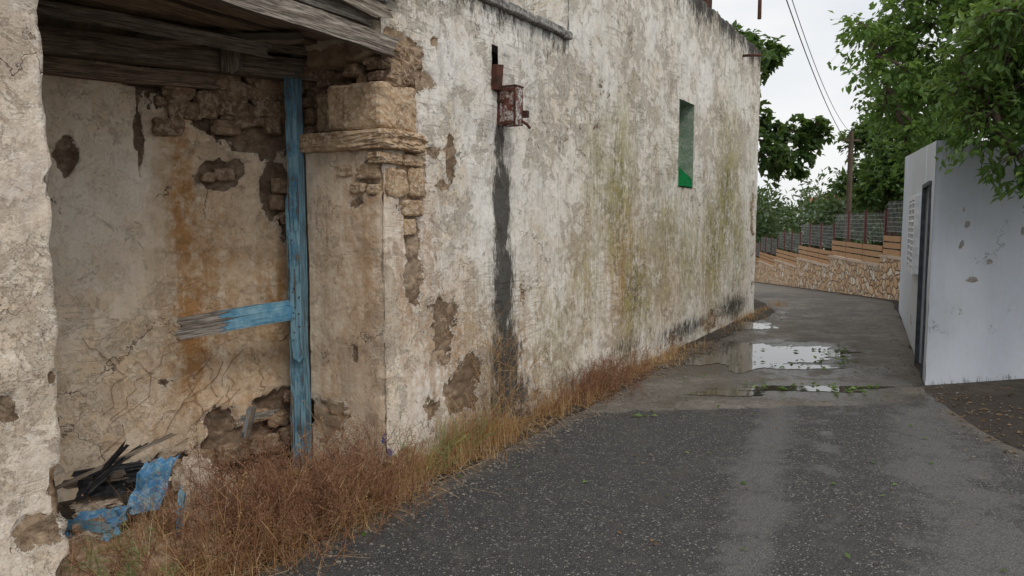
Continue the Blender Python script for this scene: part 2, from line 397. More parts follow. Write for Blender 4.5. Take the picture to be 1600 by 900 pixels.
box(A,C+D*6.25+INN*2.6+Z*4.25,D*3.6,OUT*2.3,Z*.03); box(A,C+D*6.25+INN*5.05+Z*2.25,D*3.72,OUT*.05,Z*2.2)
box(A,C+D*1.3+INN*2.7+Z*3.0,D*1.2,OUT*2.35,Z*.03); box(A,C+D*-.3+INN*5.05+Z*1.55,D*2.8,OUT*.05,Z*1.5)
box(A,C+D*.60+INN*3.0+Z*1.5,D*.05,OUT*2.0,Z*1.45)
A.obj('roof_and_back_walls',M_roofc,house)
A=Acc(); rd=.24
def quad(A,a,b,c,d): 
    k=[A.av(p) for p in(a,b,c,d)]; A.f.append(tuple(k))
quad(A,SW(WU1,WZ0,.01),SW(WU1,WZ1,.01),SW(WU1,WZ1,-rd),SW(WU1,WZ0,-rd))
quad(A,SW(WU0,WZ0,.01),SW(WU0,WZ0,-rd),SW(WU0,WZ1,-rd),SW(WU0,WZ1,.01))
quad(A,SW(WU0,WZ1,.01),SW(WU0,WZ1,-rd),SW(WU1,WZ1,-rd),SW(WU1,WZ1,.01))
quad(A,SW(WU0,WZ0,.01),SW(WU1,WZ0,.01),SW(WU1,WZ0,-rd),SW(WU0,WZ0,-rd))
A.obj('window_reveal',M_jamb,house)
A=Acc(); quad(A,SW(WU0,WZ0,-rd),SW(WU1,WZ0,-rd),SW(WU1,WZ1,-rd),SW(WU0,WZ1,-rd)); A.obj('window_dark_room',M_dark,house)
A=Acc(); um=(WU0+WU1)/2; hw=(WU1-WU0)/2
for (u,z,a,b) in((WU0+.03,(WZ0+WZ1)/2,.03,.53),(WU1-.03,(WZ0+WZ1)/2,.03,.53),(um,WZ0+.04,hw-.06,.04),(um,WZ1-.03,hw-.06,.03),(um,(WZ0+WZ1)/2,.02,.47)):
    box(A,SW(u,z,-rd+.03),D*a,OUT*.02,Z*(b-.004))
k=[A.av(SW(WU1-.01,WZ0,.0)),A.av(SW(WU1-.01,WZ0,-.2)),A.av(SW(WU1-.01,WZ0+.30,-.2)),A.av(SW(WU1-.012,WZ0+.12,-.0))]; A.f.append(tuple(k))
k=[A.av(SW(WU0+.02,WZ0+.012,.015)),A.av(SW(WU1-.01,WZ0+.012,.015)),A.av(SW(WU1-.01,WZ0+.014,-.2)),A.av(SW(WU0+.02,WZ0+.014,-.2))]; A.f.append(tuple(k))
A.obj('green_window_frame',M_green,house)
A=Acc(); box(A,SW(1.28,2.73,-.09),D*.06,OUT*.03,Z*.17); A.obj('flue_slot',M_dark,house)
A=Acc()
u=.1
while u<2.45:
    L=min(U(.35,.6),2.49-u); stone(A,SW(u+L/2,3.185+U(-.006,.006),-.12+U(-.01,.01)),L/2*1.0,.175,.032,D,OUT,8,18,.035); u+=L+.008
A.obj('roof_coping',M_coping,house)
A=Acc(); box(A,SW(6.95,4.72,-.12),D*.09,OUT*.09,Z*.26,.01); A.obj('chimney_stub',M_rust2,house)
A=Acc(); tube(A,[SW(8.7,4.15,-.05),SW(8.7,4.14,.16),SW(8.7,4.12,.3)],[.022,.022,.02],8); A.obj('spout_pipe',M_rust2,house)
A=Acc()
for i in range(40):
    u=U(2.6,9.9); stone(A,SW(u,topt(u)+.01,-.12),U(.05,.16),U(.05,.1),U(.02,.055),D,OUT,4,3,.2)
A.obj('parapet_rubble',M_coping,house,True)

# quoin block, impost and rubble of the ruined corner
A=Acc()
stone(A,C+D*(.150)+INN*.20+Z*2.285,.185,.215,.140,D,OUT,14,16,.06,3,2.2)
stone(A,C+D*.40+INN*.55+Z*2.30,.26,.13,.125,D,OUT,10,10,.10,8,2)
A.obj('quoin_blocks',M_stone,house)
A=Acc()
stone(A,C+D*.165+INN*.315+Z*2.085,.215,.375,.060,D,OUT,16,18,.06,5,2.5)
A.obj('impost_slab',M_stone,house)
A=Acc()
for (u,t,z,hx,hy,hz) in((.12,-.005,1.83,.10,.03,.085),(.32,-.01,1.84,.08,.03,.09),(.3,-.005,1.68,.1,.02,.05),(.06,-.0,1.975,.10,.05,.035),(.28,0,1.975,.1,.04,.035),(.26,0,1.56,.06,.02,.05)):
    stone(A,C+D*u+INN*(t+.035)+Z*z,hx,hy+.02,hz,D,OUT,9,8,.12,None,2)
for (t,z,hy,hz) in((.12,1.90,.09,.045),(.3,1.905,.07,.04),(.2,1.80,.06,.03),(.08,1.79,.05,.03)):
    stone(A,C+D*.025+INN*t+Z*z,.035,hy,hz,D,OUT,8,7,.12,None,2)
A.obj('exposed_corner_stones',M_stone,house)
A=Acc()
for i in range(75):
    t=U(0,.75); z=U(2.44,2.66); u=U(.08,.36)
    if i%3==0: t=U(-.0,.05)
    stone(A,C+D*u+INN*(t+.04)+Z*z,U(.04,.09),U(.04,.08),U(.025,.05),D,OUT,5,6,.2)
for i in range(50):
    t=U(.38,.8); z=U(2.16,2.5); u=U(.25,.45)
    stone(A,C+D*u+INN*t+Z*z,U(.05,.1),U(.05,.09),U(.04,.065),D,OUT,5,5,.2)
A.obj('corner_rubble',M_stone2,house)
A=Acc(); box(A,C+D*.55+INN*.5+Z*2.35,D*.15,OUT*.42,Z*.33); A.obj('rubble_core',M_stone2,house)

# recessed back wall of porch
B0=V(-1.40,5.16,0); BD=V(-.807,-.5905,0); BN=V(.5905,-.807,0)
peelB=[(.54,1.88,.17,.11,1.0),(.44,1.93,.08,.07,.95),(.15,1.80,.14,.20,1.05),(.08,1.60,.09,.16,.95),(.35,2.45,.62,.28,1.1),(.25,2.22,.38,.24,1.0),(.5,2.2,.25,.12,.8),(.3,.12,.50,.20,1.05),(.15,.36,.26,.14,.95),(.55,.3,.18,.16,.75),(1.37,1.95,.07,.18,.8),(1.6,.3,.3,.3,.5),(.98,2.1,.03,.3,.75),(1.0,2.45,.15,.1,.6),(.9,.1,.35,.13,.7),(1.3,.1,.3,.1,.5),(.85,.62,.12,.08,.5),(.35,.95,.1,.06,.42)]
ochB=[(.75,1.7,.12,.75,1.2),(.73,.9,.15,.55,1.35),(.62,1.2,.28,.9,.85),(.2,1.1,.18,.55,1.0),(.08,.8,.12,.5,.8),(.35,.7,.35,.5,.6),(1.2,.4,.4,.4,.5),(.9,.5,.15,.4,.5),(.45,.35,.4,.25,.7)]
def pos_back(s,z):
    p=B0+BD*s
    w=.022*mn.noise(V(s*1.6,z*1.3,9))+.009*mn.noise(V(s*6,z*6,9))-.03*smooth((blob(peelB,s,z)-.4)*4)
    w+=.035*smooth((s-.95)/.06)
    p=p+BN*w; p.z=z; return p
sheet('porch_back_wall',M_back,house,frange(-.35,2.6,120),frange(0,2.72,110),pos_back,flip=True,
  attrs=dict(peel=lambda s,z:blob(peelB,s,z),cream=lambda s,z:.8*smooth((1.0-s)/.2)+.15,ochre=lambda s,z:blob(ochB,s,z)*(0.45 if s>1.0 else 1),black=lambda s,z:blob([(.1,.1,.5,.12,.3),(1.38,1.95,.05,.2,.3)],s,z)))
A=Acc()
for i in range(80):
    w=U(-.15,.85); z=U(2.14,2.62)
    if z<2.28 and R()<.5: continue
    stone(A,B0+BD*w+BN*U(-.02,.02)+Z*z,U(.04,.10),U(.03,.06),U(.03,.075),BD,BN,6,6,.18)
for (w,z,a,b) in((.5,1.89,.06,.04),(.6,1.87,.04,.03),(.14,1.83,.06,.05),(.17,1.72,.05,.05),(.1,1.62,.05,.04),(.06,1.50,.05,.04),(.3,.12,.1,.06),(.1,.15,.09,.07),(.5,.1,.1,.06),(.2,.28,.07,.05),(0,.3,.07,.05),(.32,.32,.07,.04),(.7,.1,.08,.05),(.9,.08,.08,.05),(.1,.42,.06,.04)):
    stone(A,B0+BD*w-BN*.015+Z*z,a,.035,b,BD,BN,6,5,.2)
A.obj('back_wall_stones',M_stone2,house)

# near pier (left edge)
s0=-1.97
def pos_pier(s,z):
    sj=.03*mn.noise(V(0,z*1.8,7))+.018*mn.noise(V(0,z*7,7))
    if s<=s0:
        p=C+D*(s+ (sj+.0 if s>s0-.05 else 0)); n=OUT
    else:
        p=C+D*(s0+sj)+INN*(s-s0); n=D
    w=.016*mn.noise(V(p.x*2,p.y*2,z*2))+.008*mn.noise(V(p.x*7,p.y*7,z*7))
    p=p+n*w; p.z=z; return p
sheet('near_pier',M_wall,house,frange(-6,s0-.6,60)+frange(s0-.58,s0,34)+frange(s0+.02,s0+.55,14),frange(0,3.2,120),pos_pier,
  attrs=dict(peel=lambda s,z:blob([(s0,.55,.07,.14,.9),(s0-.1,.42,.12,.1,.8),(s0-.02,1.0,.03,.05,.6),(s0-.2,.9,.1,.1,.5),(s0,1.75,.03,.1,.55),(s0,.2,.1,.1,.6),(s0-.03,2.3,.05,.1,.5)],s,z),cream=lambda s,z:.35,
   ochre=lambda s,z:.25,black=lambda s,z:.2*max(0,1-z/.5)))
A=Acc(); box(A,C+D*(-4.0)+INN*1.0+Z*1.6,D*1.98,OUT*.95,Z*1.55); A.obj('near_room_core',M_roofc,house)

# porch roof timbers
A=Acc()
W=dict(paint=-1)
plank(A,SW(-2.4,2.655,.05),SW(.0,2.625,.05),.11,.05,Z,34,.009,.08,tone=.9,**W)
plank(A,SW(-2.4,2.765,.03),SW(-.18,2.735,.03),.07,.06,Z,34,.008,.08,tone=1.0,**W)
plank(A,SW(-2.3,2.85,.09),SW(-.10,2.79,.10),.09,.035,Z,30,.008,.10,tone=.75,**W)
for i,(o,z,wd,tn) in enumerate(((.16,2.72,.17,.6),(.36,2.74,.18,.45),(.56,2.71,.17,.3),(.75,2.74,.17,.35),(.95,2.74,.17,.2),(1.15,2.72,.17,.3),(1.35,2.74,.18,.2),(1.55,2.74,.18,.2))):
    plank(A,SW(-2.4,z+U(-.02,.02),-o),SW(.1,z+U(-.03,.02),-o-.03),wd,.03,OUT,24,.006,.06,tone=tn,**W)
bz=2.555
plank(A,B0+BD*-.12+BN*.12+Z*bz,B0+BD*1.9+BN*.12+Z*(bz+.01),.13,.10,Z,24,.006,.03,tone=.55,**W)
plank(A,B0+BD*.55+BN*.05+Z*2.435,B0+BD*2.2+BN*.05+Z*2.44,.09,.08,Z,24,.006,.03,tone=.25,**W)
plank(A,B0+BD*.0+BN*.22+Z*2.66,B0+BD*1.9+BN*.30+Z*2.70,.05,.05,Z,24,.006,.03,tone=.6,**W)
plank(A,B0+BD*.35+BN*.42+Z*2.60,B0+BD*1.7+BN*.36+Z*2.70,.08,.03,Z+BN*.6,24,.006,.05,tone=1,**W)
plank(A,B0+BD*.50+BN*.20+Z*2.49,B0+BD*.50+BN*.20+Z*2.68,.12,.03,BD,8,.004,.02,tone=.75,**W)
plank(A,B0+BD*.2+BN*.55+Z*2.66,B0+BD*1.0+BN*.1+Z*2.63,.09,.04,BD,12,.004,.05,tone=.9,**W)
A.obj('porch_timbers',M_wood,house)
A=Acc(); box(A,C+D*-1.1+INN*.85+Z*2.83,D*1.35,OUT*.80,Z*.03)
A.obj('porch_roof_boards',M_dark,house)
A=Acc()
for i in range(70):
    u=U(-2.2,.1); stone(A,SW(u,U(2.86,2.96),U(-.25,.02)),U(.04,.10),U(.04,.08),U(.02,.05),D,OUT,5,4,.2)
A.obj('roof_edge_debris',M_coping,house,True)

# blue door post with its boards
post=empty('blue_door_post')
pb=V(-1.36,4.90,0); px=V(.93,-.36,0).normalized(); pn=V(-.36,-.93,0).normalized()
A=Acc()
plank(A,pb+Z*.0,pb+V(-.015,.02,2.485),.080,.07,px,44,.004,.01,paint=.60,tone=.8); A.obj('post',M_wood,post)
A=Acc(); plank(A,pb+pn*.055+px*.022+Z*.72,pb+pn*.055+px*.014+Z*1.53,.085,.025,px,16,.003,.02,paint=.56,tone=.8)
plank(A,pb-px*.052+pn*.01+Z*.0,pb-px*.050+pn*.01+Z*1.75,.028,.05,px,20,.003,.03,paint=.5,tone=.7); A.obj('spliced_board',M_wood,post)
A=Acc()
for i in range(14): 
    q=pb+pn*.069+px*(.02+U(-.03,.03))+Z*U(.75,1.5); box(A,q,px*.004,pn*.002,Z*.004)
A.obj('nail_heads',M_rust2,post)
A=Acc()
q0=pb+pn*.06-px*.02+Z*1.035; q1=q0+BD*.66-Z*.055+BN*.03
d=(q1-q0)
k0=len(A.v); plank(A,q0,q1,.128,.025,Z,26,.003,.05,paint=.72,tone=1.0)
for i in range(k0,len(A.v)):
    t=(Vector(A.v[i])-q0).dot(d)/d.length_squared; A.at['paint'][i]=.78-.8*smooth((t-.45)/.5)
A.obj('cross_board',M_wood,post)

# rusty meter box
mb=empty('rusty_meter_box')
A=Acc(); bc=SW(1.385,2.44,.085)
box(A,bc,D*.055,OUT*.070,Z*.135,.002); A.obj('case',M_rust,mb)
A=Acc(); box(A,SW(1.385,2.585,.080),D*.062,OUT*.078,Z*.006); box(A,SW(1.345,2.48,.0),D*.03,OUT*.06,Z*.01)
for (zz,oo) in((-.12,0),(.12,0)): box(A,SW(1.324,2.44+zz,.08),D*.004,OUT*.074,Z*.010)
for oo in(-.069,.069): box(A,SW(1.324,2.44,.08+oo),D*.004,OUT*.008,Z*.108)
box(A,SW(1.45,2.39,.12),D*.02,OUT*.07,Z*.025); box(A,SW(1.28,2.64,.02),D*.035,OUT*.03,Z*.09,.006)
tube(A,[SW(1.42,2.34,.15),SW(1.42,2.31,.2),SW(1.43,2.28,.22)],[.012,.012,.01],6)
A.obj('flange_and_bracket',M_rust2,mb)

# ------------------------------------------------------------ terrain, road
def ground_mat():
    N=NT('dirt'); P=N.obj()
    a=N.noise(P,.6,5,.6); b=N.noise(P,5,6,.7); c=N.noise(P,45,5,.75); v=N.vor(P,60,'F1',0)
    col=N.mix(N.ss(a,.4,.6),(.065,.055,.046),(.10,.085,.068)); col=N.mix(N.ss(b,.42,.6,0,.6),col,(.048,.040,.034))
    col=N.mix(N.ss(c,.54,.66,0,.6),col,(.16,.14,.115))
    N.bsdf(col,.95,.1,N.bump(N.m2('ADD',b,N.m2('ADD',N.m2('MULTIPLY',c,.5),N.m2('MULTIPLY',v,.3))),.8,.04)); return N.m
M_ground=ground_mat()
A=Acc()
ys=[-60,-10,0,5,10,15,25,35,45,80,150,400,900]; xs=[-900,-300,-80,-20,-5,0,5,10,20,40,80,300,900]
g=[[A.av((x,y,hgt(y))) for x in xs] for y in ys]
for i in range(len(ys)-1):
    for j in range(len(xs)-1): A.f.append((g[i][j],g[i][j+1],g[i+1][j+1],g[i+1][j]))
A.obj('ground',M_ground)

def road_mat():
    N=NT('worn_asphalt'); P=N.obj()
    lo=N.noise(P,.8,4,.6); md=N.noise(P,2.6,6,.7); fi=N.noise(P,11,6,.7); gr=N.noise(P,120,3,.7)
    vn=N.n('ShaderNodeTexVoronoi',{'Vector':P,'Scale':110},feature='F1'); v=vn.outputs[0]; vc=N.sep(vn.outputs[1])
    st=N.mix(vc[0],(.042,.042,.042),(.145,.142,.138))
    asp=N.mix(N.ss(v,.25,.65),st,(.028,.0275,.027))
    asp=N.mix(N.ss(vc[1],.94,.97),asp,(.26,.245,.22))
    asp=N.mix(N.ss(md,.46,.64,0,.4),asp,(.075,.070,.063))
    light=N.mix(vc[0],(.115,.113,.110),(.215,.21,.205)); light=N.mix(N.ss(v,.3,.7),light,(.080,.078,.075))
    light=N.mix(N.ss(gr,.52,.62,0,.6),light,(.055,.053,.050))
    tr=N.ss(N.m2('ADD',N.at('track'),N.m2('ADD',N.m2('MULTIPLY',N.m2('SUBTRACT',md,.5),1.4),N.m2('MULTIPLY',N.m2('SUBTRACT',fi,.5),.9))),.25,.80)
    c=N.mix(tr,asp,light)
    c=N.mix(N.ss(fi,.5,.66,0,.26),c,(.13,.115,.10))
    con=N.mix(N.ss(md,.38,.62),(.125,.108,.09),(.235,.21,.18)); con=N.mix(N.ss(fi,.46,.6,0,.5),con,(.09,.077,.063))
    con=N.mix(N.ss(lo,.45,.58,0,.45),con,(.10,.087,.073))
    con=N.mix(N.ss(vc[1],.93,.97),con,(.29,.27,.24))
    cm=N.ss(N.m2('ADD',N.at('conc'),N.m2('MULTIPLY',N.m2('SUBTRACT',md,.5),.7)),.46,.56)
    c=N.mix(cm,c,con)
    em=N.ss(N.m2('ADD',N.at('edge'),N.m2('MULTIPLY',N.m2('SUBTRACT',fi,.5),1.3)),.35,.85)
    c=N.mix(em,c,N.mix(vc[0],(.07,.058,.047),(.17,.145,.12)))
    wv=N.m2('ADD',N.at('wet'),N.m2('MULTIPLY',N.m2('SUBTRACT',md,.5),1.6))
    wm=N.ss(wv,.36,.58)
    c=N.mix(N.m2('MULTIPLY',wm,.68),c,(.022,.018,.014))
    rough=N.m2('SUBTRACT',.80,N.m2('MULTIPLY',wm,.54))
    h=N.m2('ADD',N.m2('MULTIPLY',N.ss(v,0,.8,1,0),.55),N.m2('MULTIPLY',fi,.6)); h=N.m2('ADD',h,N.m2('MULTIPLY',gr,.25))
    hb=N.m2('MULTIPLY',h,N.m2('SUBTRACT',1.0,N.m2('MULTIPLY',N.m2('MAXIMUM',wm,N.m2('MULTIPLY',cm,.55)),.8)))
    N.bsdf(c,rough,.4,N.bump(hb,.9,.009)); return N.m
M_road=road_mat()
def xL(y):
    if y<13.4: return .575*y-3.43+.36
    return .575*13.4-3.07+.19*(y-13.4)
def xR(y):
    if y<7: return 3.85+.20*(y-7)
    if y<13.7: return 3.85+.46*(y-7)
    if y<16: return 6.93+(7.84-6.93)*(y-13.7)/2.3
    return 7.84+.19*(y-16)
def wetf(x,y):
    bl=[(2.8,9.0,1.5,1.5,.74),(2.8,7.2,1.35,.55,.74),(3.5,6.75,.7,.35,.66),(3.4,11.8,.8,1.5,.6),(1.7,8.6,.7,1.3,.6),(3.6,7.9,.6,.7,.55),(4.6,13,.9,1.0,.4),(2.2,6.4,1.4,.3,.38),(1.3,6.6,.5,.8,.42)]
    m=0
    for(cx,cy,rx,ry,s) in bl:
        dx=x-cx-.35*(y-cy)
        m=max(m,s*math.exp(-(dx/rx)**4-((y-cy)/ry)**4))
    c=x-.4*(y-4.2)
    if y<6.3: m=max(m,.46*math.exp(-((c-1.80)/.22)**2),.34*math.exp(-((c-.7)/.4)**2))
    return m
def trackf(x,y):
    c=x-.4*(y-4.2)+.16*mn.noise(V(x*.9,y*.9,3))
    v=.8*math.exp(-((c-1.36)/.22)**2)+.8*(1/(1+math.exp(-(c-2.2)/.12)))
    v-=.55*math.exp(-((c-3.1)/.35)**2)
    v+=.20*math.exp(-((c+.1)/.35)**2)
    return max(0.0,v)
A=Acc(); rows=[]
ys=frange(-4,15,150)+frange(15.3,45,80)+[60,90]; nc=46
for y in ys:
    a=xL(y)+.07*mn.noise(V(y*1.3,0,0))+.04*mn.noise(V(y*5,0,0)); b=xR(y)+.12*mn.noise(V(y*.9,5,0))+.05*mn.noise(V(y*4,5,0))
    r=[]
    for j in range(nc+1):
        x=a+(b-a)*j/nc; e=min(x-a,b-x)
        r.append(A.av((x,y,hgt(y)+.004),(x,y),track=trackf(x,y),conc=smooth((y-6.0-.12*(x-2))/.9),edge=.85*max(0,1-e/.34),wet=wetf(x,y)))
    rows.append(r)
for i in range(len(rows)-1):
    for j in range(nc): A.f.append((rows[i][j],rows[i][j+1],rows[i+1][j+1],rows[i+1][j]))
A.obj('road',M_road)
N=NT('puddle_water'); P=N.obj()
N.bsdf((.045,.038,.030),.04,1.0,N.bump(N.noise(P,4,3,.5),.06,.01),IOR=1.85); M_water=N.m
A=Acc()
for (cx,cy,rx,ry,sh,sd) in((2.95,9.15,1.0,.80,.30,1),(2.80,7.22,.72,.13,.2,5),(3.65,11.6,.34,.40,.3,9),(1.95,8.75,.50,.42,.3,13),(2.0,7.02,.36,.11,.2,17),(3.15,8.30,.40,.14,.2,21)):
    n=170; ids=[]; c0=A.av((cx,cy,.008+.0004*sd/20))
    for i in range(n):
        a=2*math.pi*i/n; q=V(math.cos(a)*1.3+sd,math.sin(a)*1.3,0)
        r=1+.55*mn.noise(q)+.32*mn.noise(q*3.1)+.22*mn.noise(q*9)
        x=math.cos(a)*rx*r; y=math.sin(a)*ry*r
        ids.append(A.av((cx+x+sh*y,cy+y,.008+.0004*sd/20)))
    for i in range(n): A.f.append((c0,ids[i],ids[(i+1)%n]))
A.obj('puddle',M_water)

# ------------------------------------------------------------ right white building
rb=empty('white_outbuilding')
RA=V(4.03,7.38,0); RD=V(.4183,.9083,0); RE=V(.9643,.2648,0); RO=V(-.9083,.4183,0); RF=V(.2648,-.9643,0); RL=6.96
def rtop(s): return 2.36+.36*s/RL
def pos_rs(s,z):
    zz=z/2.7*rtop(s); p=RA+RD*s+RO*(.006*mn.noise(V(s*2,z*2,3))); p.z=zz; return p
ds0,ds1,dz=.34,1.32,2.2
sheet('side_wall',M_right,rb,sorted(set(frange(0,ds0,6)+frange(ds0,ds1,14)+frange(ds1,RL,70))),sorted(set(frange(0,dz,34)+frange(dz,2.7,8))),pos_rs,keep=lambda s,z:not(ds0<s<ds1 and z<dz),
  attrs=dict(peel=lambda s,z:blob([(3,.3,.5,.15,.5),(5.5,1.3,.3,.2,.42)],s,z),black=lambda s,z:.4*max(0,1-z/.3)),flip=True)
def pos_rf(s,z):
    p=RA+RE*s+RF*(.012*mn.noise(V(s*1.5,z*1.5,8))); p.z=z/2.7*(2.36+.02*s); 
    if s<.02: p+=RF*(-.01)+RE*(.006+.012*mn.noise(V(z*4,0,0)))
    return p
sheet('front_wall',M_right,rb,[0,.012]+frange(.04,4.5,110),frange(0,2.7,70),pos_rf,
  attrs=dict(peel=lambda s,z:blob([(.36,1.55,.05,.12,.72),(.42,1.78,.04,.05,.68),(.37,1.95,.04,.05,.62),(.70,1.36,.05,.04,.72),(.5,1.16,.11,.04,.62),(.80,1.1,.09,.03,.66),(.75,1.6,.04,.04,.6),(.3,1.3,.04,.03,.55),(1.1,1.7,.1,.1,.6),(1.6,1.2,.12,.1,.6)],s,z),black=lambda s,z:.42*max(0,1-z/.2)))
A=Acc()
RC=[RA,RA+RD*RL,RA+RD*RL+RE*4.5,RA+RE*4.5]
k=[A.av(p+Z*h) for p,h in zip(RC,(2.30,2.66,2.66,2.4))]; A.f.append(tuple(k))
quad(A,RC[1],RC[2],RC[2]+Z*2.72,RC[1]+Z*2.72); quad(A,RC[2],RC[3],RC[3]+Z*2.45,RC[2]+Z*2.72)
A.obj('roof_and_rear_walls',M_farw,rb)
A=Acc(); zt=dz/2.7*2.4; ri=-RO*.16
a=RA+RD*ds0;b=RA+RD*ds1
quad(A,a,a+ri,a+ri+Z*zt,a+Z*zt); quad(A,b,b+Z*zt,b+ri+Z*zt,b+ri); quad(A,a+Z*zt,a+ri+Z*zt,b+ri+Z*zt,b+Z*zt)
A.obj('door_reveal',M_farw,rb)
A=Acc(); m=(a+b)/2+ri*.95
box(A,m+Z*zt/2,RD*.49,RO*.02,Z*zt/2)
for zz in(.5,1.4): box(A,m+RO*.03+Z*zz,RD*.36,RO*.012,Z*.32)
A.obj('door_leaf',M_door,rb)
A=Acc(); box(A,a+RD*.03+RO*.0+Z*zt/2,RD*.03,RO*.02,Z*zt/2); box(A,b+RD*.0+RO*.01+Z*zt/2,RD*.02,RO*.02,Z*zt/2); box(A,(a+b)/2+RO*.01+Z*(zt+.02),RD*.52,RO*.02,Z*.02)
A.obj('door_frame',M_door,rb)
A=Acc(); wc=RA+RD*2.35+Z*1.44+RO*.04
for sx in(-.66,0,.66): box(A,wc+RD*sx,RD*.04,RO*.04,Z*.46)
box(A,wc+Z*.44,RD*.62,RO*.035,Z*.03);box(A,wc-Z*.44,RD*.62,RO*.035,Z*.03)
for i in range(11):
    z=-.37+i*.074
    for sx in(-.33,.33): box(A,wc+RD*sx+Z*z+RO*.004,RD*.285,RO*.030+Z*.010,Z*.010-RO*.003)
A.obj('louvred_shutter',M_shutter,rb)
A=Acc(); box(A,wc-RO*.03,RD*.62,RO*.008,Z*.42); A.obj('louvre_gap_shade',M_dark,rb)  # dark sheet added to paint the shadows between the louvre slats

# ------------------------------------------------------------ stone wall + fence
sw=empty('stone_garden_wall'); fe=empty('timber_slat_fence')
FD=V(.1867,.9824,0); FN=V(-.9824,.1867,0); F0=V(8.07,16,0)
br=[-1.2,1.4,6.5,11.8,17,22.5,28]
A=Acc();CPA=Acc();S=Acc();Pp=Acc();Wr=Acc()
for i in range(len(br)-1):
    t0,t1=br[i]*1.018,br[i+1]*1.018
    c=F0+FD*((t0+t1)/2); L=(t1-t0)/2
    ymid=c.y; top=hgt(ymid)+.86; bot=hgt(ymid+L)-.3
    box(A,V(c.x,c.y,(top+bot)/2)-FN*.15,FD*L,FN*.15,Z*(top-bot)/2)
    box(CPA,V(c.x,c.y,top+.02)-FN*.15,FD*(L-.003),FN*.18,Z*.025,.002)
    m=max(1,round(2*L/1.75))
    for j in range(m):
        q=F0+FD*(t0+(j+.04)*2*L/m)-FN*.12
        box(Pp,V(q.x,q.y,top+.04+.62),FD*.035,FN*.035,Z*.62)
        box(Pp,V(q.x,q.y,top+.04+1.25),FD*.042,FN*.042,Z*.012)
        a=q; b=F0+FD*(t0+(j+1.04)*2*L/m)-FN*.12
        for kk in range(3):
            z=top+.12+kk*.15
            plank(S,V(a.x,a.y,z)+FN*.055,V(b.x,b.y,z)+FN*.055-FD*.07,.115,.025,Z,4,.002,.0)
        for kk in range(7):
            z=top+.58+kk*.1
            tube(Wr,[V(a.x,a.y,z),V(b.x,b.y,z)],[.004,.004],3)
        nn=14
        for kk in range(1,nn):
            p=a+(b-a)*kk/nn; tube(Wr,[V(p.x,p.y,top+.56),V(p.x,p.y,top+1.24)],[.004,.004],3)
A.obj('rubble_wall',M_swall,sw); CPA.obj('wall_coping',M_concr,sw)
S.obj('boards',M_slat,fe); Pp.obj('posts',M_post,fe); Wr.obj('wire_mesh',M_wire,fe)

# ------------------------------------------------------------ utility pole, cable, far house
PX,PY=9.72,22.3
up=empty('utility_pole'); A=Acc(); pz=hgt(PY)
tube(A,[V(PX,PY,pz),V(PX,PY,2),V(PX,PY,4.15)],[.085,.075,.065],10); box(A,V(PX,PY,3.9),V(.25,0,0),V(0,.03,0),Z*.03)
A.obj('pole',M_pole,up)
A=Acc()
def cable(a,b,sag,r):
    pts=[Vector(a)+(Vector(b)-Vector(a))*t-Z*(sag*4*t*(1-t)) for t in frange(0,1,30)]
    tube(A,pts,[r]*31,4)
cable((3.2,10.2,5.35),(PX-.2,PY,3.95),.25,.010); cable((3.3,10.1,5.2),(PX,PY,4.1),.40,.007); cable((PX,PY,4.0),(30,60,5),.6,.012)
cable((3.2,10.2,5.35),(-12,-4,6),.5,.012)
o=A.obj('overhead_cable',M_cable)
A=Acc(); tube(A,[V(3.2,10.2,4.2),V(3.2,10.2,5.4)],[.025,.02],8); A.obj('cable_bracket',M_rust2,house)
fh=empty('distant_house'); A=Acc(); box(A,V(36.5,88,.8),V(2.5,0,0),V(0,3,0),Z*2.8); A.obj('walls',M_farw,fh)
A=Acc(); k=[A.av(p) for p in((33.6,84.6,3.6),(39.4,84.6,3.6),(39.4,91.4,3.6),(33.6,91.4,3.6),(35.6,88,4.7),(37.4,88,4.7))]
for f in((0,1,5,4),(1,2,5),(2,3,4,5),(3,0,4)): A.f.append(tuple(k[i] for i in f))
A.obj('tiled_roof',M_tile,fh)
A=Acc()
for x in(35.2,37.6): box(A,V(x,84.97,2.0),V(.45,0,0),V(0,.04,0),Z*.6)
A.obj('windows',M_dark,fh)

